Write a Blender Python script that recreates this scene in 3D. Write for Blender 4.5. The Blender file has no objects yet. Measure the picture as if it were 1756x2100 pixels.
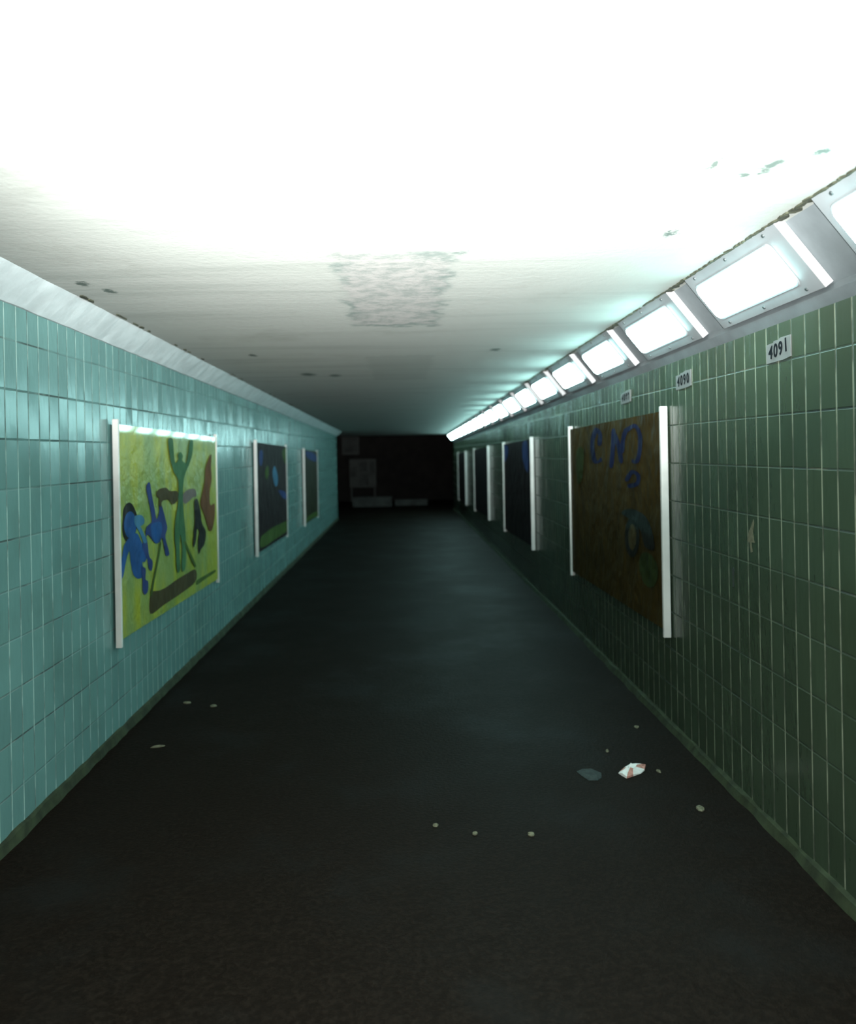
import bpy, bmesh, math, random
from mathutils import Vector, Matrix
from mathutils.geometry import tessellate_polygon

random.seed(7)
S = bpy.context.scene
COL = S.collection

# ------------------------------------------------------------------ dimensions (metres)
H = 1.5                      # eye height above the floor at the camera
L, R = 1.5602, 1.4363        # left and right wall faces
FS, CS = 0.0045, 0.0126      # fall of the floor and of the ceiling along the passage
HC = H + 0.7636              # ceiling height
RX, RB = 1.227, H + 0.499    # lamp cove: ceiling edge, wall edge
LX, LB = 1.413, H + 0.663    # left cove
Y0, YL, YR, YC = -1.2, 19.4, 22.5, 22.6
ART_A= [('umber', [(4.864, -0.824), (5.03, -0.837), (5.194, -0.841), (5.4, -0.832), (5.656, -0.828), (5.919, -0.835), (5.913, -0.923), (5.486, -0.942), (5.131, -0.944), (4.849, -0.946)]), ('dark_green', [(5.95, -0.92), (6.202, -0.92), (6.52, -0.926), (6.54, -0.946), (6.2, -0.95), (5.948, -0.953)]), ('black', [(4.399, -0.338), (4.412, -0.283), (4.475, -0.255), (4.549, -0.263), (4.622, -0.319), (4.641, -0.38), (4.57, -0.461), (4.463, -0.47), (4.404, -0.436), (4.386, -0.385)]), ('blue', [(4.618, -0.389), (4.612, -0.412), (4.596, -0.432), (4.572, -0.446), (4.542, -0.454), (4.511, -0.454), (4.48, -0.447), (4.453, -0.434), (4.432, -0.415), (4.419, -0.394), (4.415, -0.37), (4.421, -0.348), (4.436, -0.329), (4.459, -0.314), (4.487, -0.306), (4.519, -0.304), (4.55, -0.31), (4.578, -0.323), (4.601, -0.342), (4.614, -0.365)]), ('sky', [(4.588, -0.339), (4.712, -0.341), (4.768, -0.376), (4.736, -0.399), (4.607, -0.399)]), ('blue', [(4.464, -0.456), (4.616, -0.436), (4.703, -0.497), (4.736, -0.531), (4.817, -0.571), (4.766, -0.618), (4.708, -0.617), (4.729, -0.658), (4.715, -0.701), (4.624, -0.698), (4.549, -0.661), (4.51, -0.59), (4.492, -0.524), (4.441, -0.496)]), ('blue', [(4.485, -0.466), (4.412, -0.479), (4.368, -0.55), (4.343, -0.602), (4.34, -0.66), (4.383, -0.649), (4.416, -0.598), (4.46, -0.541), (4.514, -0.505)]), ('navy', [(4.714, -0.513), (4.775, -0.475), (4.809, -0.509), (4.84, -0.597), (4.9, -0.636), (4.884, -0.688), (4.831, -0.673), (4.803, -0.615), (4.757, -0.579)]), ('sky', [(4.614, -0.396), (4.679, -0.446), (4.74, -0.505), (4.797, -0.504), (4.734, -0.444), (4.667, -0.393)]), ('navy', [(4.683, -0.644), (4.764, -0.663), (4.756, -0.722), (4.807, -0.745), (4.799, -0.798), (4.744, -0.811), (4.706, -0.781), (4.702, -0.714)]), ('navy', [(4.803, -0.188), (4.841, -0.155), (4.878, -0.16), (4.899, -0.216), (4.956, -0.321), (4.991, -0.387), (5.046, -0.351), (5.048, -0.303), (5.076, -0.289), (5.128, -0.333), (5.192, -0.42), (5.217, -0.463), (5.172, -0.517), (5.237, -0.607), (5.249, -0.641), (5.178, -0.637), (5.14, -0.579), (5.103, -0.517), (5.048, -0.536), (4.969, -0.535), (4.895, -0.503), (4.823, -0.465), (4.775, -0.475), (4.789, -0.423), (4.851, -0.406), (4.897, -0.387), (4.858, -0.291)]), ('blue', [(4.875, -0.416), (5.055, -0.408), (5.106, -0.461), (5.035, -0.526), (4.957, -0.529), (4.896, -0.488)]), ('dark_green', [(5.044, -0.542), (4.985, -0.639), (4.902, -0.744), (4.843, -0.827), (4.874, -0.835), (4.934, -0.751), (5.019, -0.645), (5.078, -0.548)]), ('umber', [(5.014, -0.213), (5.095, -0.201), (5.205, -0.202), (5.289, -0.227), (5.454, -0.235), (5.483, -0.271), (5.45, -0.304), (5.343, -0.318), (5.257, -0.284), (5.117, -0.283), (5.088, -0.318), (5.048, -0.303), (5.051, -0.263), (4.999, -0.244)]), ('mauve', [(5.595, -0.268), (5.73, -0.239), (5.924, -0.243), (5.957, -0.297), (5.866, -0.301), (5.759, -0.322), (5.656, -0.334), (5.592, -0.312)]), ('green', [(5.267, 0.113), (5.37, 0.115), (5.394, 0.017), (5.42, -0.044), (5.499, -0.018), (5.485, 0.008), (5.55, 0.03), (5.613, 0.003), (5.594, -0.028), (5.692, -0.047), (5.748, 0.016), (5.806, 0.108), (5.895, 0.109), (5.87, 0.016), (5.777, -0.058), (5.671, -0.119), (5.617, -0.18), (5.593, -0.295), (5.617, -0.43), (5.643, -0.539), (5.651, -0.657), (5.626, -0.779), (5.56, -0.796), (5.53, -0.756), (5.554, -0.645), (5.528, -0.554), (5.499, -0.551), (5.488, -0.681), (5.498, -0.769), (5.434, -0.786), (5.406, -0.739), (5.398, -0.626), (5.373, -0.538), (5.395, -0.437), (5.463, -0.33), (5.487, -0.21), (5.475, -0.157), (5.386, -0.103), (5.316, -0.034), (5.277, 0.042)]), ('dark_green', [(5.598, -0.6), (5.709, -0.685), (5.859, -0.799), (5.912, -0.8), (5.759, -0.685), (5.646, -0.6)]), ('black', [(5.899, -0.34), (5.974, -0.317), (6.028, -0.358), (6.08, -0.429), (6.113, -0.509), (6.226, -0.588), (6.18, -0.672), (6.06, -0.706), (6.001, -0.728), (5.989, -0.631), (6.032, -0.569), (5.958, -0.543), (5.915, -0.632), (5.841, -0.661), (5.866, -0.562), (5.908, -0.472)]), ('rust', [(6.431, -0.088), (6.445, -0.19), (6.373, -0.289), (6.386, -0.391), (6.53, -0.39), (6.521, -0.503), (6.436, -0.588), (6.35, -0.59), (6.271, -0.533), (6.196, -0.457), (6.084, -0.371), (6.108, -0.315), (6.215, -0.202), (6.264, -0.085), (6.447, 0.015)])]
ART_B= [('sky', [(9.544, -0.197), (9.69, -0.138), (9.856, -0.205), (9.934, -0.298), (9.896, -0.37), (9.719, -0.381), (9.587, -0.304)]), ('navy', [(8.692, 0.04), (8.878, 0.04), (8.866, -0.075), (8.744, -0.122), (8.658, -0.072)]), ('navy', [(9.977, -0.438), (10.612, -0.507), (10.684, -0.589), (10.276, -0.547)]), ('dark_green', [(8.674, -0.89), (8.951, -0.869), (9.469, -0.86), (10.048, -0.868), (10.688, -0.886), (10.673, -1.003), (9.675, -1.013), (8.676, -1.002)]), ('dark_green', [(9.078, -0.144), (9.231, -0.13), (9.248, -0.216), (9.113, -0.28), (9.019, -0.227)]), ('dark_green', [(10.348, 0.042), (10.686, 0.082), (10.661, -0.115), (10.463, -0.084)])]
ART_C= [('dark_green', [(12.665, -1.055), (13.181, -1.013), (14.088, -1.02), (14.522, -1.039), (14.51, -1.112), (13.496, -1.088), (12.76, -1.08)]), ('navy', [(12.881, 0.045), (14.259, -0.005), (14.486, -0.14), (13.223, -0.076)])]
ART_D= [('deep_navy', [(5.855, 0.146), (5.975, 0.049), (5.905, -0.098), (5.645, -0.09), (5.673, -0.062), (5.796, -0.083), (5.851, 0.047), (5.74, 0.135)]), ('deep_navy', [(5.843, 0.132), (5.736, 0.102), (5.76, 0.03), (5.645, 0.027), (5.624, 0.105), (5.752, 0.149)]), ('deep_navy', [(5.365, 0.121), (5.388, 0.003), (5.442, -0.117), (5.34, -0.118), (5.287, 0.0), (5.265, 0.117)]), ('deep_navy', [(5.363, 0.099), (5.252, 0.021), (5.189, -0.086), (5.096, -0.08), (5.159, 0.027), (5.269, 0.107)]), ('deep_navy', [(5.05, 0.123), (5.123, 0.071), (5.171, -0.021), (5.078, -0.024), (5.033, 0.064), (4.966, 0.112)]), ('deep_navy', [(4.987, 0.099), (4.841, 0.123), (4.771, 0.08), (4.77, -0.0), (4.828, -0.073), (4.886, -0.064), (4.898, -0.089), (4.76, -0.085), (4.691, -0.003), (4.693, 0.084), (4.818, 0.145), (5.03, 0.122)]), ('deep_navy', [(4.992, -0.206), (4.881, -0.156), (4.813, -0.169), (4.832, -0.206), (4.989, -0.223), (4.967, -0.246), (4.772, -0.22), (4.737, -0.158), (4.911, -0.134), (5.064, -0.194)]), ('black', [(4.769, -0.528), (4.778, -0.566), (4.802, -0.602), (4.837, -0.633), (4.88, -0.656), (4.929, -0.668), (4.978, -0.668), (5.022, -0.656), (5.056, -0.633), (5.078, -0.6), (5.083, -0.561), (5.073, -0.521), (5.047, -0.483), (5.009, -0.452), (4.963, -0.43), (4.913, -0.42), (4.866, -0.422), (4.824, -0.436), (4.793, -0.46), (4.774, -0.491)]), ('umber', [(4.832, -0.534), (4.837, -0.559), (4.85, -0.583), (4.87, -0.602), (4.894, -0.616), (4.921, -0.624), (4.948, -0.623), (4.971, -0.614), (4.99, -0.599), (5.001, -0.577), (5.004, -0.553), (4.998, -0.527), (4.984, -0.503), (4.963, -0.483), (4.938, -0.47), (4.911, -0.463), (4.885, -0.465), (4.862, -0.474), (4.845, -0.49), (4.834, -0.511)]), ('moss', [(4.757, -0.639), (4.618, -0.6), (4.469, -0.628), (4.432, -0.701), (4.52, -0.781), (4.674, -0.793), (4.774, -0.725)]), ('black', [(5.15, -0.416), (4.935, -0.371), (4.65, -0.392), (4.523, -0.469), (4.486, -0.564), (4.661, -0.571), (4.793, -0.46)]), ('moss', [(6.435, -0.021), (6.184, -0.003), (6.242, -0.224), (6.412, -0.267)])]


# ------------------------------------------------------------------ helpers
def link(name, me, mats, parent=None):
    o = bpy.data.objects.new(name, me)
    COL.objects.link(o)
    for m in (mats if isinstance(mats, (list, tuple)) else [mats]):
        me.materials.append(m)
    if parent is not None:
        o.parent = parent
        o.matrix_parent_inverse = Matrix.Translation(-parent.location)
    return o

def build(name, bm, mats, parent=None, smooth=False):
    bmesh.ops.recalc_face_normals(bm, faces=bm.faces)
    me = bpy.data.meshes.new(name)
    bm.to_mesh(me); bm.free()
    if smooth:
        for p in me.polygons: p.use_smooth = True
    return link(name, me, mats, parent)

def empty(name, loc, label, cat, group=None):
    o = bpy.data.objects.new(name, None)
    o.empty_display_size = 0.1
    COL.objects.link(o); o.location = loc
    tag(o, label, cat, group)
    return o

def tag(o, label, cat, group=None):
    o['label'] = label; o['category'] = cat
    if group: o['group'] = group
    return o

def struct(o, label=None, cat=None):
    o['kind'] = 'structure'
    if label: o['label'] = label
    if cat: o['category'] = cat
    return o

def prism(bm, sec, y0, y1, slope0=0.0, n=1):
    """extrude a closed (x, z) section along the passage; z falls by slope0 per metre"""
    rings = []
    for i in range(n + 1):
        y = y0 + (y1 - y0) * i / n
        rings.append([bm.verts.new((x, y, z - slope0 * y)) for x, z in sec])
    k = len(sec)
    for a, b in zip(rings, rings[1:]):
        for i in range(k):
            bm.faces.new((a[i], a[(i + 1) % k], b[(i + 1) % k], b[i]))
    bm.faces.new(rings[0]); bm.faces.new(rings[-1][::-1])
    return bm

def bevel(bm, w, seg=2):
    bmesh.ops.bevel(bm, geom=list(bm.edges), offset=w, segments=seg, affect='EDGES', profile=0.5)
    return bm

def smooth_poly(pts, n=4):
    out = []; k = len(pts)
    for i in range(k):
        p0, p1, p2, p3 = (Vector(pts[(i + j - 1) % k]) for j in range(4))
        for s in range(n):
            t = s / n
            out.append(0.5 * ((2 * p1) + (p2 - p0) * t + (2 * p0 - 5 * p1 + 4 * p2 - p3) * t * t + (3 * p1 - p0 - 3 * p2 + p3) * t ** 3))
    return out

# ------------------------------------------------------------------ node helpers
class NT:
    def __init__(self, name):
        self.m = bpy.data.materials.new(name); self.m.use_nodes = True
        self.t = self.m.node_tree; self.t.nodes.clear()
        self.out = self.t.nodes.new('ShaderNodeOutputMaterial')
        self.bsdf = self.t.nodes.new('ShaderNodeBsdfPrincipled')
        self.t.links.new(self.bsdf.outputs[0], self.out.inputs[0])
    def n(self, kind, **kw):
        nd = self.t.nodes.new(kind)
        for k, v in kw.items(): setattr(nd, k, v)
        return nd
    def put(self, sock, v):
        if hasattr(v, 'is_output') or isinstance(v, bpy.types.NodeSocket): self.t.links.new(v, sock)
        else:
            if isinstance(v, (tuple, list)) and len(v) == 3 and sock.type == 'RGBA': v = (*v, 1)
            sock.default_value = v
    def math(self, op, a, b=0.0, c=0.0, clamp=False):
        nd = self.n('ShaderNodeMath', operation=op, use_clamp=clamp)
        for i, v in enumerate((a, b, c)): self.put(nd.inputs[i], v)
        return nd.outputs[0]
    def mix(self, f, a, b, blend='MIX'):
        nd = self.n('ShaderNodeMix', data_type='RGBA', blend_type=blend)
        self.put(nd.inputs[0], f); self.put(nd.inputs[6], a); self.put(nd.inputs[7], b)
        return nd.outputs[2]
    def ramp(self, v, a, b, lo=0.0, hi=1.0):
        nd = self.n('ShaderNodeMapRange', interpolation_type='SMOOTHSTEP')
        for i, x in enumerate((v, a, b, lo, hi)): self.put(nd.inputs[i], x)
        return nd.outputs[0]
    def coords(self):
        tc = self.n('ShaderNodeTexCoord'); sp = self.n('ShaderNodeSeparateXYZ')
        self.t.links.new(tc.outputs['Object'], sp.inputs[0])
        return tc.outputs['Object'], sp.outputs
    def noise(self, vec, scale=1.0, detail=4.0, rough=0.55, sc=None, off=0.0):
        if sc is not None:
            mp = self.n('ShaderNodeMapping'); self.put(mp.inputs[0], vec)
            mp.inputs['Scale'].default_value = sc; mp.inputs['Location'].default_value = (off, off, off)
            vec = mp.outputs[0]
        nd = self.n('ShaderNodeTexNoise'); self.put(nd.inputs['Vector'], vec)
        nd.inputs['Scale'].default_value = scale; nd.inputs['Detail'].default_value = detail
        nd.inputs['Roughness'].default_value = rough
        return nd.outputs[0]
    def bump(self, h, strength=1.0, dist=1.0):
        nd = self.n('ShaderNodeBump'); self.put(nd.inputs['Height'], h)
        nd.inputs['Strength'].default_value = strength; nd.inputs['Distance'].default_value = dist
        self.t.links.new(nd.outputs[0], self.bsdf.inputs['Normal'])
    def set(self, color=None, rough=None, spec=None, metal=None, coat=None):
        b = self.bsdf.inputs
        if color is not None: self.put(b['Base Color'], color)
        if rough is not None: self.put(b['Roughness'], rough)
        if spec is not None: self.put(b['Specular IOR Level'], spec)
        if metal is not None: self.put(b['Metallic'], metal)
        if coat is not None: self.put(b['Coat Weight'], coat); b['Coat Roughness'].default_value = 0.08
        return self.m

def plain(name, col, rough=0.6, spec=0.4, var=0.12, scale=9.0, bump=0.0):
    t = NT(name); v, _ = t.coords()
    nz = t.noise(v, scale, 5)
    f = t.ramp(nz, 0.3, 0.7)
    dark = tuple(c * (1 - 2 * var) for c in col)
    t.set(t.mix(f, dark, col), rough, spec)
    if bump: t.bump(nz, 1.0, bump)
    return t.m

# ------------------------------------------------------------------ materials
def tile_material(name, yph, zph, base, grout_pale, dark_row=None):
    t = NT(name); v, (x, y, z) = t.coords()
    u = t.math('DIVIDE', t.math('SUBTRACT', y, yph), 0.1)
    w = t.math('DIVIDE', t.math('SUBTRACT', z, zph), 0.2)
    iu, iw = t.math('FLOOR', u), t.math('FLOOR', w)
    fu, fw = t.math('FRACT', u), t.math('FRACT', w)
    cb = t.n('ShaderNodeCombineXYZ'); t.put(cb.inputs[0], iu); t.put(cb.inputs[1], iw)
    wn = t.n('ShaderNodeTexWhiteNoise', noise_dimensions='3D'); t.put(wn.inputs['Vector'], cb.outputs[0])
    sp = t.n('ShaderNodeSeparateColor'); t.t.links.new(wn.outputs['Color'], sp.inputs[0])
    r1, r2, r3 = sp.outputs
    # grout
    du = t.math('ABSOLUTE', t.math('SUBTRACT', fu, 0.5))
    dw = t.math('ABSOLUTE', t.math('SUBTRACT', fw, 0.5))
    gu = t.ramp(du, 0.44, 0.475); gw = t.ramp(dw, 0.475, 0.49)
    # every tile its own glaze, with runs and dirt
    big = t.noise(v, 1.0, 6, 0.6, (1, 1.6, 1.2))
    run = t.noise(v, 1.0, 4, 0.6, (1, 30, 1.5))
    c = t.mix(t.math('MULTIPLY', r3, 0.5), base, tuple(q * 0.68 for q in base))
    c = t.mix(t.ramp(big, 0.52, 0.75, 0, 0.5), c, (base[0] * 0.55, base[1] * 0.5, base[2] * 0.4))
    c = t.mix(t.ramp(run, 0.55, 0.8, 0, 0.4), c, tuple(q * 0.6 for q in base))
    gn = t.noise(v, 3.0, 3, 0.6, (1, 2.0, 2.5), 5)
    gcol = t.mix(t.ramp(gn, 0.35, 0.6), tuple(q * 0.3 for q in grout_pale), grout_pale)
    gdark = t.mix(t.ramp(gn, 0.5, 0.62), (0.03, 0.045, 0.04), tuple(q * 0.4 for q in grout_pale))
    if dark_row is not None:
        rowm = t.math('LESS_THAN', t.math('ABSOLUTE', t.math('SUBTRACT', z, dark_row)), 0.05)
        gdark = t.mix(rowm, gdark, (0.012, 0.02, 0.02))
    c = t.mix(t.math('MULTIPLY', gw, t.ramp(t.noise(v, 1.0, 3, 0.6, (1, 1.7, 2.3), 9), 0.42, 0.6, 0.15, 0.9)), c, gdark)
    c = t.mix(t.math('MULTIPLY', gu, 0.85), c, gcol)
    g = t.math('MAXIMUM', gu, gw)
    t.set(c, t.math('ADD', 0.24, t.math('MULTIPLY', g, 0.5)), 0.24)
    # slightly uneven setting of the tiles
    hu = t.math('MULTIPLY', t.math('MULTIPLY', t.math('SUBTRACT', r1, 0.5), t.math('SUBTRACT', fu, 0.5)), 0.0045)
    hw = t.math('MULTIPLY', t.math('MULTIPLY', t.math('SUBTRACT', r2, 0.5), t.math('SUBTRACT', fw, 0.5)), 0.012)
    wav = t.math('MULTIPLY', t.noise(v, 1.0, 2, 0.5, (1, 22, 9)), 0.0022)
    h = t.math('ADD', t.math('ADD', hu, hw), t.math('SUBTRACT', wav, t.math('MULTIPLY', g, 0.0012)))
    t.bump(h, 1.0, 1.0)
    return t.m

def ceiling_material():
    t = NT('whitewashed_concrete'); v, (x, y, z) = t.coords()
    base = (0.268, 0.285, 0.262)
    board = t.noise(v, 1.0, 4, 0.6, (0.5, 7, 1))
    blot = t.noise(v, 2.2, 6, 0.65)
    fine = t.noise(v, 26.0, 5, 0.7)
    c = t.mix(t.ramp(board, 0.5, 0.72, 0, 0.38), base, (0.17, 0.19, 0.17))
    c = t.mix(t.ramp(blot, 0.52, 0.78, 0, 0.45), c, (0.18, 0.19, 0.165))
    wob = t.math('MULTIPLY', t.math('SUBTRACT', t.noise(v, 9.0, 5, 0.7), 0.5), 0.22)
    def rect(cx, hx, cy, hy):
        dx = t.math('SUBTRACT', t.math('ABSOLUTE', t.math('SUBTRACT', x, cx)), hx)
        dy = t.math('MULTIPLY', t.math('SUBTRACT', t.math('ABSOLUTE', t.math('SUBTRACT', y, cy)), hy), 0.6)
        return t.math('ADD', t.math('MAXIMUM', dx, dy), wob)
    # the hacked patch of rough render in the middle
    d = rect(-0.015, 0.215, 3.72, 0.76)
    mott = t.noise(v, 13.0, 6, 0.75)
    c = t.mix(t.ramp(d, 0.03, -0.02, 0, 1), c, t.mix(t.ramp(mott, 0.36, 0.62), (0.18, 0.20, 0.185), (0.275, 0.275, 0.26)))
    ring = t.ramp(t.math('ABSOLUTE', d), 0.05, 0.0)
    c = t.mix(t.math('MULTIPLY', ring, t.ramp(t.noise(v, 5.0, 3), 0.42, 0.62, 0, 0.75)), c, (0.10, 0.14, 0.125))
    d2 = rect(0.0, 0.24, 6.6, 0.85)
    c = t.mix(t.ramp(d2, 0.02, -0.02, 0, 0.3), c, (0.17, 0.19, 0.17))
    # small dark stains
    for sx, sy, r in SPOTS:
        dx = t.math('SUBTRACT', x, sx); dy = t.math('MULTIPLY', t.math('SUBTRACT', y, sy), 0.55)
        dd = t.math('SQRT', t.math('ADD', t.math('MULTIPLY', dx, dx), t.math('MULTIPLY', dy, dy)))
        dd = t.math('ADD', dd, t.math('MULTIPLY', t.math('SUBTRACT', fine, 0.5), 0.12))
        c = t.mix(t.ramp(dd, r, r * 0.3, 0, 0.9), c, (0.04, 0.06, 0.05))
    t.set(c, 0.8, 0.25)
    t.bump(t.math('ADD', t.math('MULTIPLY', board, 0.0015), t.math('MULTIPLY', fine, 0.002)), 0.8, 1.0)
    return t.m

def floor_material():
    t = NT('worn_asphalt'); v, (x, y, z) = t.coords()
    fine = t.noise(v, 60.0, 4, 0.7); big = t.noise(v, 1.3, 5, 0.6)
    c = t.mix(t.ramp(fine, 0.4, 0.7), (0.006, 0.0042, 0.003), (0.012, 0.0088, 0.0065))
    c = t.mix(t.ramp(big, 0.5, 0.75, 0, 0.6), c, (0.010, 0.0105, 0.010))
    t.set(c, t.ramp(big, 0.35, 0.7, 0.64, 0.57), 0.03)
    t.bump(fine, 0.6, 0.006)
    return t.m

def mural_base():
    t = NT('yellow_green_mural_paint'); v, (x, y, z) = t.coords()
    st = t.noise(v, 1.0, 3, 0.5, (1, 5.5, 1.1)); st2 = t.noise(v, 1.0, 4, 0.55, (1, 3.0, 2.4), 3)
    c = t.mix(t.ramp(st, 0.38, 0.62), (0.26, 0.28, 0.022), (0.18, 0.24, 0.06))
    c = t.mix(t.ramp(st2, 0.5, 0.7, 0, 0.7), c, (0.13, 0.20, 0.03))
    c = t.mix(t.ramp(t.noise(v, 1.0, 4, 0.6, (1, 1.3, 2.0), 11), 0.42, 0.66, 0, 0.6), c, (0.15, 0.22, 0.08))
    t.set(c, 0.45, 0.2); t.bsdf.inputs['Coat Weight'].default_value = 0.35; t.bsdf.inputs['Coat Roughness'].default_value = 0.05
    t.bump(t.noise(v, 1.0, 3, 0.55, (1, 8, 9)), 1.0, 0.018)
    return t.m

def paint(name, col, bumpd=0.02, coat=0.3):
    t = NT(name); v, _ = t.coords()
    c = t.mix(t.ramp(t.noise(v, 5.0, 4), 0.35, 0.7), col, tuple(q * 0.7 for q in col))
    t.set(c, 0.6, 0.04); t.bsdf.inputs['Coat Weight'].default_value = coat; t.bsdf.inputs['Coat Roughness'].default_value = 0.04
    t.bump(t.noise(v, 1.0, 2, 0.5, (1, 9, 7)), 1.0, bumpd)
    return t.m

SPOTS = [(-0.782, 6.854, 0.085), (-0.558, 6.968, 0.07), (0.659, 5.529, 0.05), (-1.309, 3.341, 0.035), (-1.25, 3.485, 0.03),
         (0.99, 2.12, 0.03), (0.95, 2.2, 0.02), (0.93, 2.75, 0.022), (0.83, 2.1, 0.014), (-1.02, 5.6, 0.04), (1.08, 2.03, 0.02)]
TILE_L = tile_material('blue_green_glazed_tile', 3.5742, H + 0.08, (0.108, 0.215, 0.202), (0.27, 0.38, 0.34), H + 0.08)
TILE_R = tile_material('olive_green_glazed_tile', 4.1491, H + 0.117, (0.036, 0.056, 0.034), (0.20, 0.22, 0.16), H + 0.117)
CEIL = ceiling_material()
FLOOR = floor_material()
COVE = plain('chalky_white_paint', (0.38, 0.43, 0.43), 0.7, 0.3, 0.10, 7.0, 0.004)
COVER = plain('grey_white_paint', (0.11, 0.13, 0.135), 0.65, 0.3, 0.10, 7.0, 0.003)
LIT_END = plain('flash_lit_end_enamel', (0.38, 0.38, 0.385), 0.4, 0.4, 0.05, 6.0)  # paler than the housing: flash light on the near ends put into the colour
LAMPMETAL = plain('white_enamelled_steel', (0.17, 0.19, 0.195), 0.4, 0.5, 0.08, 6.0)
RAILW = plain('white_painted_rail', (0.55, 0.545, 0.515), 0.45, 0.4, 0.08, 5.0)
SCREW = plain('dark_screw_head', (0.03, 0.04, 0.04), 0.5, 0.4)
GRIME = plain('mossy_crumbling_filler', (0.05, 0.055, 0.035), 0.9, 0.2, 0.3, 30.0, 0.003)
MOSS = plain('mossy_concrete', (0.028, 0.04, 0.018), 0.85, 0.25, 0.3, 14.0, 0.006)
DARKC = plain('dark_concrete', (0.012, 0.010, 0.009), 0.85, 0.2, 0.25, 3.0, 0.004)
GREYC = plain('pale_worn_concrete', (0.05, 0.053, 0.05), 0.85, 0.2, 0.2, 4.0, 0.004)
BACK = plain('dark_backing_board', (0.03, 0.035, 0.03), 0.6, 0.3)
PLATE = plain('white_number_plate', (0.13, 0.132, 0.128), 0.45, 0.4, 0.12, 16.0)
INK = plain('black_stencil_ink', (0.006, 0.008, 0.010), 0.8, 0.05)
PAPER = plain('crumpled_white_paper', (0.6, 0.6, 0.58), 0.8, 0.2, 0.06, 40.0)
PAPERRED = plain('red_printed_paper', (0.42, 0.21, 0.17), 0.8, 0.2, 0.2, 60.0)
SCRAP = plain('dirty_paper', (0.13, 0.13, 0.085), 0.85, 0.2, 0.2, 60.0)
SCRAPG = plain('grey_trodden_paper', (0.03, 0.04, 0.038), 0.85, 0.2, 0.25, 30.0)
MURAL = mural_base()
P = {'umber': paint('dark_brown_paint', (0.055, 0.045, 0.02)), 'dark_green': paint('dark_green_paint', (0.05, 0.09, 0.02)),
     'black': paint('black_paint', (0.014, 0.015, 0.013)), 'blue': paint('blue_paint', (0.02, 0.075, 0.22)),
     'sky': paint('light_blue_paint', (0.05, 0.15, 0.25)), 'navy': paint('navy_paint', (0.025, 0.045, 0.14)),
     'mauve': paint('mauve_paint', (0.14, 0.12, 0.11)), 'green': paint('bottle_green_paint', (0.045, 0.12, 0.055)),
     'moss': paint('dull_moss_paint', (0.022, 0.032, 0.010), coat=0.05), 'deep_navy': paint('deep_navy_paint', (0.009, 0.013, 0.042), coat=0.05),
     'rust': paint('rust_brown_paint', (0.12, 0.055, 0.025))}
NIGHT = paint('night_brown_mural_paint', (0.014, 0.009, 0.010), coat=0.06)
OLIVE = paint('dark_olive_mural_paint', (0.02, 0.02, 0.010), coat=0.06)
OCHRE = paint('brown_ochre_mural_paint', (0.036, 0.025, 0.007), coat=0.05)

def lamp_light(LAMP):
    m = bpy.data.materials.new('lit_opal_diffuser'); m.use_nodes = True
    t = m.node_tree; t.nodes.clear()
    o = t.nodes.new('ShaderNodeOutputMaterial'); e = t.nodes.new('ShaderNodeEmission')
    e.inputs[0].default_value = (0.54, 1.0, 1.0, 1); e.inputs[1].default_value = LAMP
    t.links.new(e.outputs[0], o.inputs[0])
    return m
LAMP = 38.0
GLOWS = [lamp_light(LAMP * q) for q in (0.9, 0.95, 0.95, 0.9, 0.85)]   # strength set by stretch of the row, weakest at the far end
GLOW = GLOWS[0]

# ------------------------------------------------------------------ the setting
bm = bmesh.new()
prism(bm, [(-7, 0), (7, 0), (7, -0.25), (-7, -0.25)], Y0, 29.0, FS, 1)
struct(build('floor', bm, FLOOR))

bm = bmesh.new()
prism(bm, [(-1.9, HC), (1.9, HC), (1.9, HC + 0.3), (-1.9, HC + 0.3)], Y0, YC, CS, 1)
struct(build('ceiling', bm, CEIL))

bm = bmesh.new()
prism(bm, [(-L, -0.2), (-L, HC + 0.02), (-1.9, HC + 0.02), (-1.9, -0.2)], Y0, YL, 0, 1)
struct(build('wall_left', bm, TILE_L))
bm = bmesh.new()
prism(bm, [(R, -0.2), (R, HC + 0.02), (1.9, HC + 0.02), (1.9, -0.2)], Y0, YR, 0, 1)
struct(build('wall_right', bm, TILE_R))
bm = bmesh.new()
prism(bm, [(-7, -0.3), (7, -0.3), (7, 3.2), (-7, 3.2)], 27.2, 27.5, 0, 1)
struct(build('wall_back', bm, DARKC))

# left cove: a plain chalky splay between tiles and ceiling, its edges hand trowelled
def ragged(sec, y0, y1, n, amp, mat, name, fixed=()):
    bm = bmesh.new(); rings = []
    for i in range(n + 1):
        y = y0 + (y1 - y0) * i / n
        ring = []
        for j, (x, z) in enumerate(sec):
            a = 0 if j in fixed else amp
            ring.append(bm.verts.new((x + random.uniform(-a, a), y, z - CS * y + random.uniform(-a, a))))
        rings.append(ring)
    k = len(sec)
    for a, b in zip(rings, rings[1:]):
        for i in range(k): bm.faces.new((a[i], a[(i + 1) % k], b[(i + 1) % k], b[i]))
    bm.faces.new(rings[0]); bm.faces.new(rings[-1][::-1])
    return build(name, bm, mat)
struct(ragged([(-LX, HC + 0.01), (-L + 0.012, LB), (-L - 0.02, LB), (-L - 0.02, HC + 0.01)], Y0, YL, 260, 0.002, COVE, 'trim_1', fixed=(2, 3)))

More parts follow.
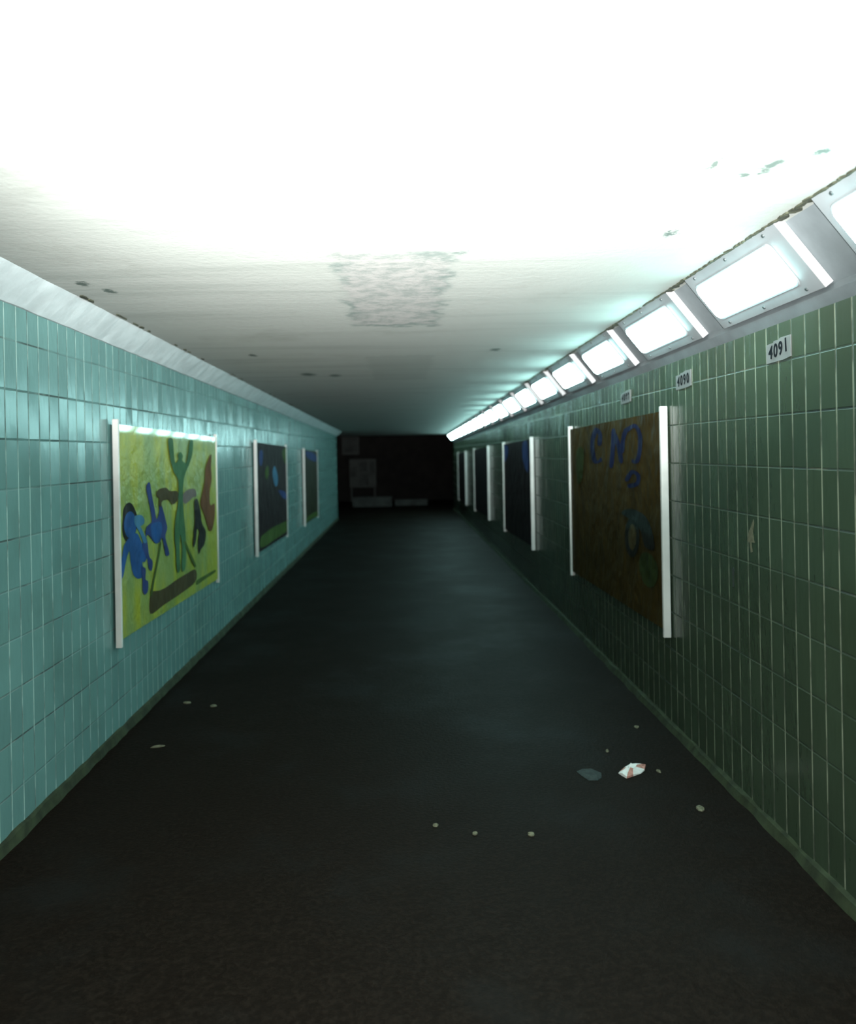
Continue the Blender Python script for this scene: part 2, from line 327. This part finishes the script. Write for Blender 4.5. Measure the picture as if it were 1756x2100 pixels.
# right cove: recessed backing that carries the lamps, with a plain lip below
ET = Vector((R - RX, 0, RB - HC)); TL = ET.length; ET.normalize()
EN = Vector((ET.z, 0, -ET.x))                       # out into the passage, down and left
DEP = 0.032
def cv(t, h):                                       # point of the cove section: fraction down, height off the lamp face
    p = Vector((RX, 0, HC)) + ET * (t * TL) + EN * h
    return (p.x, p.z)
tt = (0.01 - (-DEP) * EN.z) / (ET.z * TL)           # where the recessed plane meets the ceiling
bm = bmesh.new()
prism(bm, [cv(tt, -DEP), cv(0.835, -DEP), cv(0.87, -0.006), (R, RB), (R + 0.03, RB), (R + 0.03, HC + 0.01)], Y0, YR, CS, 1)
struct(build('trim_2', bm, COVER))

# crumbling joint between lamp cove and ceiling
bm = bmesh.new()
def crumb(x0, z0, dx, y0, y1, pmax, keep):
    y = y0
    while y < y1:
        st = random.uniform(0.02, 0.07)
        if random.random() < keep:
            w = random.uniform(0.25, 1.0) * pmax
            n = 7; c = (x0 + dx * w * 0.4, y + st / 2, z0 - CS * (y + st / 2))
            vs = []
            for i in range(n):
                a = 2 * math.pi * i / n
                r = random.uniform(0.7, 1.2)
                vs.append((c[0] + math.cos(a) * w * 0.55 * r, c[1] + math.sin(a) * st * 0.75 * r, c[2]))
            a = [bm.verts.new(q) for q in vs]; b = [bm.verts.new((q[0], q[1], q[2] - random.uniform(0.003, 0.007))) for q in vs]
            bm.faces.new(a); bm.faces.new(b[::-1])
            for i in range(n): bm.faces.new((a[i], a[(i + 1) % n], b[(i + 1) % n], b[i]))
        y += st
cx = cv(tt, -DEP)[0]
crumb(RX - 0.005, HC, 1, 1.4, 3.0, 0.045, 0.95)
crumb(RX - 0.005, HC, 1, 3.0, 8.0, 0.04, 0.9)
crumb(RX + 0.0, HC, 1, 8.0, 21.5, 0.035, 0.9)
struct(build('trim_3', bm, GRIME))
bm = bmesh.new()
crumb(-LX + 0.012, HC, 0, 3.0, 12.0, 0.022, 0.16)
struct(build('trim_4', bm, GRIME))

# mossy fillet where the walls meet the floor
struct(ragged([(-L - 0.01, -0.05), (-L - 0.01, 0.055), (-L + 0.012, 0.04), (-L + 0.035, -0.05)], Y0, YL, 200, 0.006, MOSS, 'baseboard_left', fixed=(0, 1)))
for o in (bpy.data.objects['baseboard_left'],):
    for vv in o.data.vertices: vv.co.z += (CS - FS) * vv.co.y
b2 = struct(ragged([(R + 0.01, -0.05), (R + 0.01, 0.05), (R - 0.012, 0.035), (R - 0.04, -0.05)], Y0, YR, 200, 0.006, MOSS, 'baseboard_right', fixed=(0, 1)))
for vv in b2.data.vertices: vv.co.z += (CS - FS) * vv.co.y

# ------------------------------------------------------------------ the lamps
PITCH = 1.07
def lp(t, h, y):
    x, z = cv(t, h)
    return (x, y, z - CS * y)
def rounded(u0, u1, v0, v1, r, n=5):
    pts = []
    for cu, cvv, a0 in ((u1 - r, v1 - r, 0), (u0 + r, v1 - r, 90), (u0 + r, v0 + r, 180), (u1 - r, v0 + r, 270)):
        for i in range(n + 1):
            a = math.radians(a0 + 90 * i / n)
            pts.append((cu + r * math.cos(a), cvv + r * math.sin(a)))
    return pts
def slab(outlines):
    """loft rounded outlines [(pts (y, t metres), height)] off the cove face and cap the last one"""
    bm = bmesh.new(); rings = []
    for pts, h in outlines:
        rings.append([bm.verts.new(lp(v / TL, h, u)) for u, v in pts])
    k = len(rings[0])
    for a, b in zip(rings, rings[1:]):
        for i in range(k): bm.faces.new((a[i], a[(i + 1) % k], b[(i + 1) % k], b[i]))
    bm.faces.new(rings[0][::-1]); bm.faces.new(rings[-1])
    return bm
YB = 2.63
def make_lamp():
    x, z = cv(0.42, -DEP)
    root = empty('lamp', (x, YB + 0.41, z - CS * (YB + 0.41)), 'x', 'lamp', 'lamps along the right-hand cove')
    box = slab([(rounded(YB, YB + 0.83, -0.004, 0.277, 0.004, 2), -DEP + 0.001), (rounded(YB, YB + 0.83, -0.004, 0.277, 0.004, 2), -0.003),
                (rounded(YB + 0.003, YB + 0.827, -0.001, 0.274, 0.004, 2), 0.0)])
    build('housing', box, LAMPMETAL, root)
    cap = slab([(rounded(YB - 0.003, YB + 0.001, -0.002, 0.275, 0.001, 1), -DEP + 0.001), (rounded(YB - 0.003, YB + 0.001, -0.002, 0.275, 0.001, 1), 0.001)])
    build('lit_end_face', cap, LIT_END, root)  # thin added plate that paints the box's near end as lit
    gas = slab([(rounded(YB + 0.100, YB + 0.790, 0.048, 0.236, 0.03), 0.0), (rounded(YB + 0.103, YB + 0.787, 0.051, 0.233, 0.03), 0.004)])
    build('diffuser_frame', gas, LAMPMETAL, root)
    dif = slab([(rounded(YB + 0.112, YB + 0.778, 0.061, 0.224, 0.026), 0.002), (rounded(YB + 0.112, YB + 0.778, 0.061, 0.224, 0.026), 0.010),
                (rounded(YB + 0.120, YB + 0.770, 0.069, 0.216, 0.022), 0.016)])
    build('diffuser', dif, GLOW, root)
    for (yy, t) in ((0.10, 0.022), (0.42, 0.022), (0.735, 0.022), (0.10, 0.256), (0.42, 0.256), (0.735, 0.256)):
        bm = bmesh.new()
        c = lp(t / TL, 0.0, YB + yy)
        M = Matrix.Translation(c) @ EN.to_track_quat('Z', 'Y').to_matrix().to_4x4()
        bmesh.ops.create_cone(bm, cap_ends=True, segments=10, radius1=0.0085, radius2=0.006, depth=0.008, matrix=M)
        build('screw', bm, SCREW, root)
    return root
ORD = ['nearest', 'second', 'third', 'fourth', 'fifth', 'sixth', 'seventh', 'eighth', 'ninth', 'tenth', 'eleventh', 'twelfth',
       'thirteenth', 'fourteenth', 'fifteenth', 'sixteenth', 'seventeenth', 'last']
lab = {0: 'largest lit lamp box of the right cove, nearest, above the 4091 number plate',
       1: 'second lit lamp box of the right cove, above the 4090 number plate',
       2: 'third lit lamp box of the right cove, above the faint third number plate',
       3: 'fourth lit lamp box of the right cove, counted from the near end',
       17: 'last tiny lit lamp at the dark far end of the right cove'}
proto = make_lamp()
proto['label'] = lab[0]
kids = list(proto.children)
for k in list(range(1, 18)) + [-1]:
    c = proto.copy(); COL.objects.link(c)
    c.location = proto.location + Vector((0, PITCH * k, -CS * PITCH * k))
    c['label'] = lab.get(k, f'{ORD[k]} lit lamp counted from the near end of the right cove')
    if k == -1: c['label'] = 'lamp box at the right edge of the frame, almost wholly cut off'
    for ch in kids:
        if ch.name.startswith('screw') and k > 4: continue
        d = ch.copy(); COL.objects.link(d); d.parent = c
        d.matrix_parent_inverse = ch.matrix_parent_inverse.copy()
        if ch.name == 'diffuser':
            d.material_slots[0].link = 'OBJECT'; d.material_slots[0].material = GLOWS[max(0, min(4, (k - 1) // 3))]

# ------------------------------------------------------------------ mural panels in their white rails
def mural(side, y0, y1, ztop, zbot, base, art, label, dep_near=0.046, dep_far=0.044):
    s = -1 if side == 'L' else 1
    W = L if side == 'L' else R
    xf = s * (W - 0.030)
    so = 0.014 if s < 0 else 0.007                      # stand-off of the rails from the tiles
    if s < 0: dep_far = 0.037
    yc = (y0 + y1) / 2
    root = empty('mural_panel', (s * W, yc, zbot - CS * yc), label, 'poster', 'mural panels on the %s wall' % ('left' if s < 0 else 'right'))
    # board with the painting on its face
    bm = bmesh.new()
    mats = [base, BACK]
    yb0, yb1 = y0 + 0.02, y1 - 0.02
    zt = lambda y: ztop - 0.025 - CS * y
    zb = lambda y: zbot + 0.035 - CS * y
    N = 24
    fr = [[bm.verts.new((xf, yb0 + (yb1 - yb0) * i / N, zb(yb0 + (yb1 - yb0) * i / N) * (1 - j / 12) + zt(yb0 + (yb1 - yb0) * i / N) * j / 12)) for j in range(13)] for i in range(N + 1)]
    for i in range(N):
        for j in range(12): bm.faces.new((fr[i][j], fr[i + 1][j], fr[i + 1][j + 1], fr[i][j + 1]))
    bmesh.ops.recalc_face_normals(bm, faces=bm.faces)
    if (bm.faces[:][0].normal.x > 0) != (s < 0): bmesh.ops.reverse_faces(bm, faces=bm.faces)
    # edges and back of the board
    prism_mats = {}
    back = []
    for (y, z) in ((yb0, zb(yb0)), (yb1, zb(yb1)), (yb1, zt(yb1)), (yb0, zt(yb0))):
        back.append((bm.verts.new((xf, y, z)), bm.verts.new((s * (W - 0.017), y, z))))
    for i in range(4):
        f = bm.faces.new((back[i][0], back[(i + 1) % 4][0], back[(i + 1) % 4][1], back[i][1])); f.material_index = 1
    # painted figures, one film of paint over the other
    lay = 0.0006
    for nm, pts in art:
        if nm not in prism_mats:
            prism_mats[nm] = len(mats); mats.append(P[nm])
        sp = smooth_poly([(p[0], p[1] + H) for p in pts])
        sp = [(min(max(p.x, yb0 + 0.01), yb1 - 0.01), p.y) for p in sp]
        sp = [(p[0], min(max(p[1], zb(p[0]) + 0.004), zt(p[0]) - 0.004)) for p in sp]
        vs = [bm.verts.new((xf - s * lay, p[0], p[1])) for p in sp]
        for tri in tessellate_polygon([[Vector((p[0], p[1], 0)) for p in sp]]):
            try: f = bm.faces.new([vs[q] for q in tri])
            except ValueError: continue
            f.material_index = prism_mats[nm]
            f.normal_update()
            if (f.normal.x > 0) != (s < 0): f.normal_flip()
        lay += 0.0004
    me = bpy.data.meshes.new('painted_board'); bm.to_mesh(me); bm.free()
    link('painted_board', me, mats, root)
    bm = bmesh.new()
    prism(bm, [(s * (W - 0.0005), zbot + 0.1), (s * (W - 0.0172), zbot + 0.1), (s * (W - 0.0172), ztop - 0.09), (s * (W - 0.0005), ztop - 0.09)], y0 + 0.08, y1 - 0.08, CS, 1)
    build('mounting_batten', bm, BACK, root)
    for y, dp, w in ((y0, dep_near, 0.022), (y1 - 0.022, dep_far, 0.022)):
        bm = bmesh.new()
        prism(bm, [(s * (W - so), zbot), (s * (W - dp), zbot), (s * (W - dp), ztop), (s * (W - so), ztop)], y, y + w, CS, 1)
        bevel(bm, 0.002, 1)
        build('side_rail', bm, RAILW, root)
    return root
ZT, ZB = H + 0.255, H - 0.965     # rails, at the camera's own plane; they fall with the cove
mural('L', 4.305, 6.66, ZT + 0.005, ZB - 0.002, MURAL, ART_A, 'yellow-green mural of blue and green figures, nearest on the left wall')
mural('L', 8.43, 10.71, ZT + 0.01, ZB, NIGHT, ART_B, 'dark night-brown mural with a blue streak, second on the left wall')
mural('L', 12.60, 14.65, ZT - 0.005, ZB - 0.01, OLIVE, ART_C, 'narrow dark olive mural, farthest on the left wall')
mural('R', 4.308, 6.71, ZT + 0.02, ZB, OCHRE, ART_D, 'large brown mural with blue lettering, nearest on the right wall')
mural('R', 8.68, 11.07, ZT - 0.005, ZB - 0.01, NIGHT, [('navy', [(8.95, 0.08), (9.3, 0.08), (9.3, -0.12), (8.95, -0.25)]), ('navy', [(10.6, 0.05), (11.1, 0.05), (11.0, -0.15), (10.7, -0.1)])],
      'dark mural with navy corners, second on the right wall')
mural('R', 13.02, 15.55, ZT - 0.01, ZB, NIGHT, [], 'almost black mural, third on the right wall')
mural('R', 17.60, 19.95, ZT - 0.03, ZB, NIGHT, [], 'almost black mural at the far end of the right wall')

# ------------------------------------------------------------------ number plates
def glyph_mesh(ch, size, w):
    cu = bpy.data.curves.new('glyph', 'FONT'); cu.body = ch; cu.size = size; cu.extrude = 0.0006
    cu.offset = w
    cu.align_x = 'CENTER'
    ob = bpy.data.objects.new('glyph', cu); COL.objects.link(ob)
    dg = bpy.context.evaluated_depsgraph_get(); dg.update()
    me = bpy.data.meshes.new_from_object(ob.evaluated_get(dg))
    bpy.data.objects.remove(ob); bpy.data.curves.remove(cu)
    return me
def number_plate(yc, zc, w, h, text, label, dz):
    root = empty('number_plate', (R, yc, zc), label, 'number plate', 'number plates under the lamps')
    bm = bmesh.new()
    # hand-cut outline: (along, up), seen from the passage
    pts = [(-w / 2, -h / 2), (w * 0.22, -h * 0.47), (w / 2, -h * 0.40), (w / 2, h * 0.5), (w * 0.1, h * 0.5), (w * 0.02, h * 0.43), (-w * 0.18, h * 0.43), (-w * 0.2, h * 0.36), (-w / 2, h * 0.33)]
    a = [bm.verts.new((R - 0.0005, yc - u, zc + v)) for u, v in pts]; b = [bm.verts.new((R - 0.004, yc - u, zc + v)) for u, v in pts]
    bm.faces.new(a); bm.faces.new(b[::-1])
    for i in range(len(pts)): bm.faces.new((a[i], a[(i + 1) % len(pts)], b[(i + 1) % len(pts)], b[i]))
    build('plate', bm, PLATE, root)
    B = Matrix(((0, 0, -1, 0), (-1, 0, 0, 0), (0, 1, 0, 0), (0, 0, 0, 1)))
    n = len(text)
    for i, ch in enumerate(text):
        me = glyph_mesh(ch, h * 0.80, 0.0018)
        u = (-0.32 + 0.215 * i) * w
        v = -h * 0.30 + dz[i] * h
        rot = Matrix.Rotation(math.radians((-8, -3, 2, 4)[i]), 4, 'Z')
        me.transform(Matrix.Translation((R - 0.0048, yc - u, zc + v)) @ B @ rot @ Matrix.Diagonal((0.92, 1.0, 1.0, 1)))
        link('digit', me, INK, root)
number_plate(3.043, H + 0.362, 0.196, 0.088, '4091', 'large white number plate painted 4091 on the right tiles', (0.0, 0.03, 0.07, 0.16))
number_plate(4.070, H + 0.340, 0.215, 0.088, '4090', 'smaller white number plate under the second lamp of the right cove', (0, 0.03, 0.05, 0.08))
number_plate(5.116, H + 0.325, 0.215, 0.080, '4089', 'faint number plate under the third lamp of the right cove', (0, 0.03, 0.05, 0.08))

# torn remnant of a sticker on the tiles
def flat_shape(name, pts, mk, mat, label, cat):
    bm = bmesh.new()
    a = [bm.verts.new(mk(u, v, 0)) for u, v in pts]; b = [bm.verts.new(mk(u, v, 1)) for u, v in pts]
    bm.faces.new(a); bm.faces.new(b[::-1])
    for i in range(len(pts)): bm.faces.new((a[i], a[(i + 1) % len(pts)], b[(i + 1) % len(pts)], b[i]))
    return tag(build(name, bm, mat), label, cat)
mkR = lambda yc, zc: (lambda u, v, k: (R + 0.001 - 0.003 * k, yc - u, zc + v))
flat_shape('sticker_remnant', [(-0.035, -0.02), (-0.02, 0.02), (0.0, 0.04), (0.025, 0.075), (0.03, 0.06), (0.015, 0.02), (0.03, -0.02), (0.0, -0.022), (0.01, -0.06), (-0.005, -0.065), (-0.012, -0.025)],
           mkR(3.315, H - 0.375), SCRAP, 'pale torn sticker remnant on the right tiles near the frame edge', 'sticker')
flat_shape('sticker_remnant', [(-0.012, -0.045), (0.004, -0.04), (0.0, 0.0), (0.012, 0.03), (0.0, 0.045), (-0.012, 0.03), (-0.006, 0.0)],
           mkR(3.50, H - 0.57), SCRAPG, 'thin faded sticker remnant low on the right tiles', 'sticker')

# ------------------------------------------------------------------ litter on the asphalt
def crumpled(name, pts, hgt, mats, label, cat, group=None, red=()):
    bm = bmesh.new()
    cx = sum(p[0] for p in pts) / len(pts); cy = sum(p[1] for p in pts) / len(pts)
    fz = lambda y: -FS * y
    rings = []
    for s, zz in ((1.0, 0.0012), (0.98, 0.0025), (0.66, 0.0035 + hgt * 0.9), (0.33, 0.0035 + hgt * 1.4)):
        rings.append([bm.verts.new((cx + (p[0] - cx) * s + random.uniform(-1, 1) * 0.004 * (s < 0.9), cy + (p[1] - cy) * s, fz(cy) + zz + random.uniform(0, hgt) * (s < 0.99))) for p in pts])
    k = len(pts)
    for a, b in zip(rings, rings[1:]):
        for i in range(k): 
            f = bm.faces.new((a[i], a[(i + 1) % k], b[(i + 1) % k], b[i]))
            if (i in red) and len(mats) > 1: f.material_index = 1
    bm.faces.new(rings[0][::-1]); f = bm.faces.new(rings[-1])
    return tag(build(name, bm, mats), label, cat, group)
crumpled('crumpled_wrapper', [(0.986, 3.752), (1.025, 3.80), (1.066, 3.852), (1.10, 3.838), (1.138, 3.832), (1.118, 3.782), (1.09, 3.746), (1.045, 3.716), (1.008, 3.692), (0.996, 3.72)], 0.012,
         [PAPER, PAPERRED], 'crumpled white wrapper with red print lying on the dark asphalt', 'litter', None, red=(0, 7, 4))
SC = [(-1.348, 4.96, 0.045, 0.02, SCRAP, 'pale paper scrap left of its pair by the left wall'),
      (-1.170, 4.892, 0.035, 0.022, SCRAP, 'pale paper scrap right of its pair near the left wall'),
      (-1.299, 4.21, 0.065, 0.012, SCRAP, 'thin pale stick-like scrap lying near the left wall'),
      (0.85, 3.739, 0.085, 0.07, SCRAPG, 'grey trodden paper lying left of the white wrapper'),
      (1.253, 4.376, 0.022, 0.016, SCRAP, 'small yellowish scrap by the right wall behind the wrapper'),
      (1.007, 4.034, 0.014, 0.02, SCRAP, 'tiny yellowish scrap just behind the white wrapper'),
      (1.178, 3.765, 0.014, 0.016, SCRAP, 'tiny pale scrap just right of the white wrapper'),
      (0.111, 3.256, 0.022, 0.012, SCRAP, 'small pale scrap in the middle of the near floor'),
      (0.265, 3.179, 0.018, 0.014, SCRAP, 'tiny dull scrap right of the middle of the near floor'),
      (0.485, 3.166, 0.024, 0.016, SCRAP, 'small pale scrap in front and left of the white wrapper'),
      (1.226, 3.368, 0.028, 0.026, SCRAP, 'pale scrap in the near right corner by the wall foot')]
for x, y, a, b, m, lb in SC:
    n = 8; rot = random.uniform(-0.4, 0.4)
    pts = []
    for i in range(n):
        t = 2 * math.pi * i / n; q = random.uniform(0.75, 1.15)
        u, v = math.cos(t) * a * 0.62 * q, math.sin(t) * b * 1.1 * q
        pts.append((x + u * math.cos(rot) - v * math.sin(rot), y + u * math.sin(rot) + v * math.cos(rot)))
    crumpled('paper_scrap', pts, 0.003, [m], lb, 'litter', 'paper scraps on the floor')

# ------------------------------------------------------------------ beyond the end of the passage
def kerb(x0, x1, y, h, label):
    bm = bmesh.new()
    prism(bm, [(x0, -0.02), (x1, -0.02), (x1, h), (x0, h)], y, y + 0.35, 0, 1)
    bmesh.ops.translate(bm, verts=bm.verts, vec=(0, 0, -FS * y))
    bevel(bm, 0.02, 2)
    return tag(build('kerb_block', bm, GREYC), label, 'kerb', 'kerb blocks beyond the far end')
kerb(-1.46, -0.33, 24.0, 0.26, 'pale concrete kerb block beyond the far end, left one')
kerb(-0.19, 0.75, 24.3, 0.15, 'lower dim concrete kerb block beyond the far end, right one')
def notice(name, x0, x1, z0, z1, cells, label, mat, posts=False):
    y = 27.0 if posts else 27.2
    root = empty(name, ((x0 + x1) / 2, y, z0), label, 'notice board')
    bm = bmesh.new(); prism(bm, [(x0, z0), (x1, z0), (x1, z1), (x0, z1)], y - 0.04, y, 0); bevel(bm, 0.008, 1)
    build('board', bm, mat, root)
    for px in ((x0 + 0.06, x1 - 0.06) if posts else ()):
        bm = bmesh.new(); prism(bm, [(px - 0.025, -FS * y - 0.002), (px + 0.025, -FS * y - 0.002), (px + 0.025, z1 - 0.05), (px - 0.025, z1 - 0.05)], y, y + 0.05, 0)
        build('post', bm, mat, root)
    for (a, b, c, d) in cells:
        bm = bmesh.new(); prism(bm, [(a, c), (b, c), (b, d), (a, d)], y - 0.046, y - 0.041, 0)
        build('notice', bm, GREYC, root)
notice('notice_board', -1.75, -0.85, H - 1.16, H - 0.20, [(-1.70, -1.50, H - 0.8, H - 0.45), (-1.42, -1.15, H - 0.62, H - 0.28), (-1.42, -1.1, H - 1.1, H - 0.7), (-1.08, -0.9, H - 0.75, H - 0.28)],
       'dim notice board on posts before the dark far wall', BACK, posts=True)
notice('sign_panel', -2.0, -1.42, H - 0.05, H + 0.62, [(-1.95, -1.47, H + 0.02, H + 0.56)], 'dim bluish panel high on the dark far wall', BACK)

# ------------------------------------------------------------------ light: the lamps above, the camera's own flash, an added ceiling spot, a trace of night sky
fl = bpy.data.lights.new('camera_flash', 'POINT')
fl.energy = 170.0; fl.color = (1.0, 1.0, 0.98); fl.shadow_soft_size = 0.03
fo = bpy.data.objects.new('camera_flash', fl); COL.objects.link(fo); fo.location = (0.06, -0.02, H + 0.05)
sl = bpy.data.lights.new('added_ceiling_spot', 'SPOT')  # added spot, tilted up to whiten the near ceiling
sl.energy = 6600.0; sl.color = (1.0, 1.0, 0.99); sl.shadow_soft_size = 0.04; sl.spot_size = math.radians(72); sl.spot_blend = 1.0
so = bpy.data.objects.new('added_ceiling_spot', sl); COL.objects.link(so); so.location = (0.06, -0.02, H + 0.06)
so.rotation_euler = Vector((0, math.cos(math.radians(25)), math.sin(math.radians(25)))).to_track_quat('-Z', 'Y').to_euler()
wd = bpy.data.worlds.new('night'); S.world = wd; wd.use_nodes = True
wd.node_tree.nodes['Background'].inputs[0].default_value = (0.012, 0.009, 0.007, 1)
wd.node_tree.nodes['Background'].inputs[1].default_value = 0.6

# ------------------------------------------------------------------ camera
cam = bpy.data.cameras.new('camera'); co = bpy.data.objects.new('camera', cam); COL.objects.link(co)
cam.sensor_fit = 'VERTICAL'; cam.sensor_height = 84.48; cam.sensor_width = 84.48
cam.lens = 1650.0 / 2100.0 * 84.48
cam.shift_x = (878.0 - 823.1) / 2100.0
cam.shift_y = (927.6 - 1050.0) / 2100.0
cam.clip_start = 0.02
c, s = math.cos(0.0181), math.sin(0.0181)
co.matrix_world = Matrix(((c, s, 0, 0), (0, 0, -1, 0), (-s, c, 0, H), (0, 0, 0, 1)))
cam.dof.use_dof = True; cam.dof.focus_distance = 3.0; cam.dof.aperture_fstop = 4.8
S.camera = co

S.view_settings.view_transform = 'Standard'; S.view_settings.look = 'None'
S.view_settings.exposure = 0.0; S.view_settings.gamma = 1.0
S.view_settings.use_curve_mapping = False
S.cycles.use_denoising = True
S.cycles.max_bounces = 10; S.cycles.diffuse_bounces = 6
S.cycles.sample_clamp_indirect = 8.0
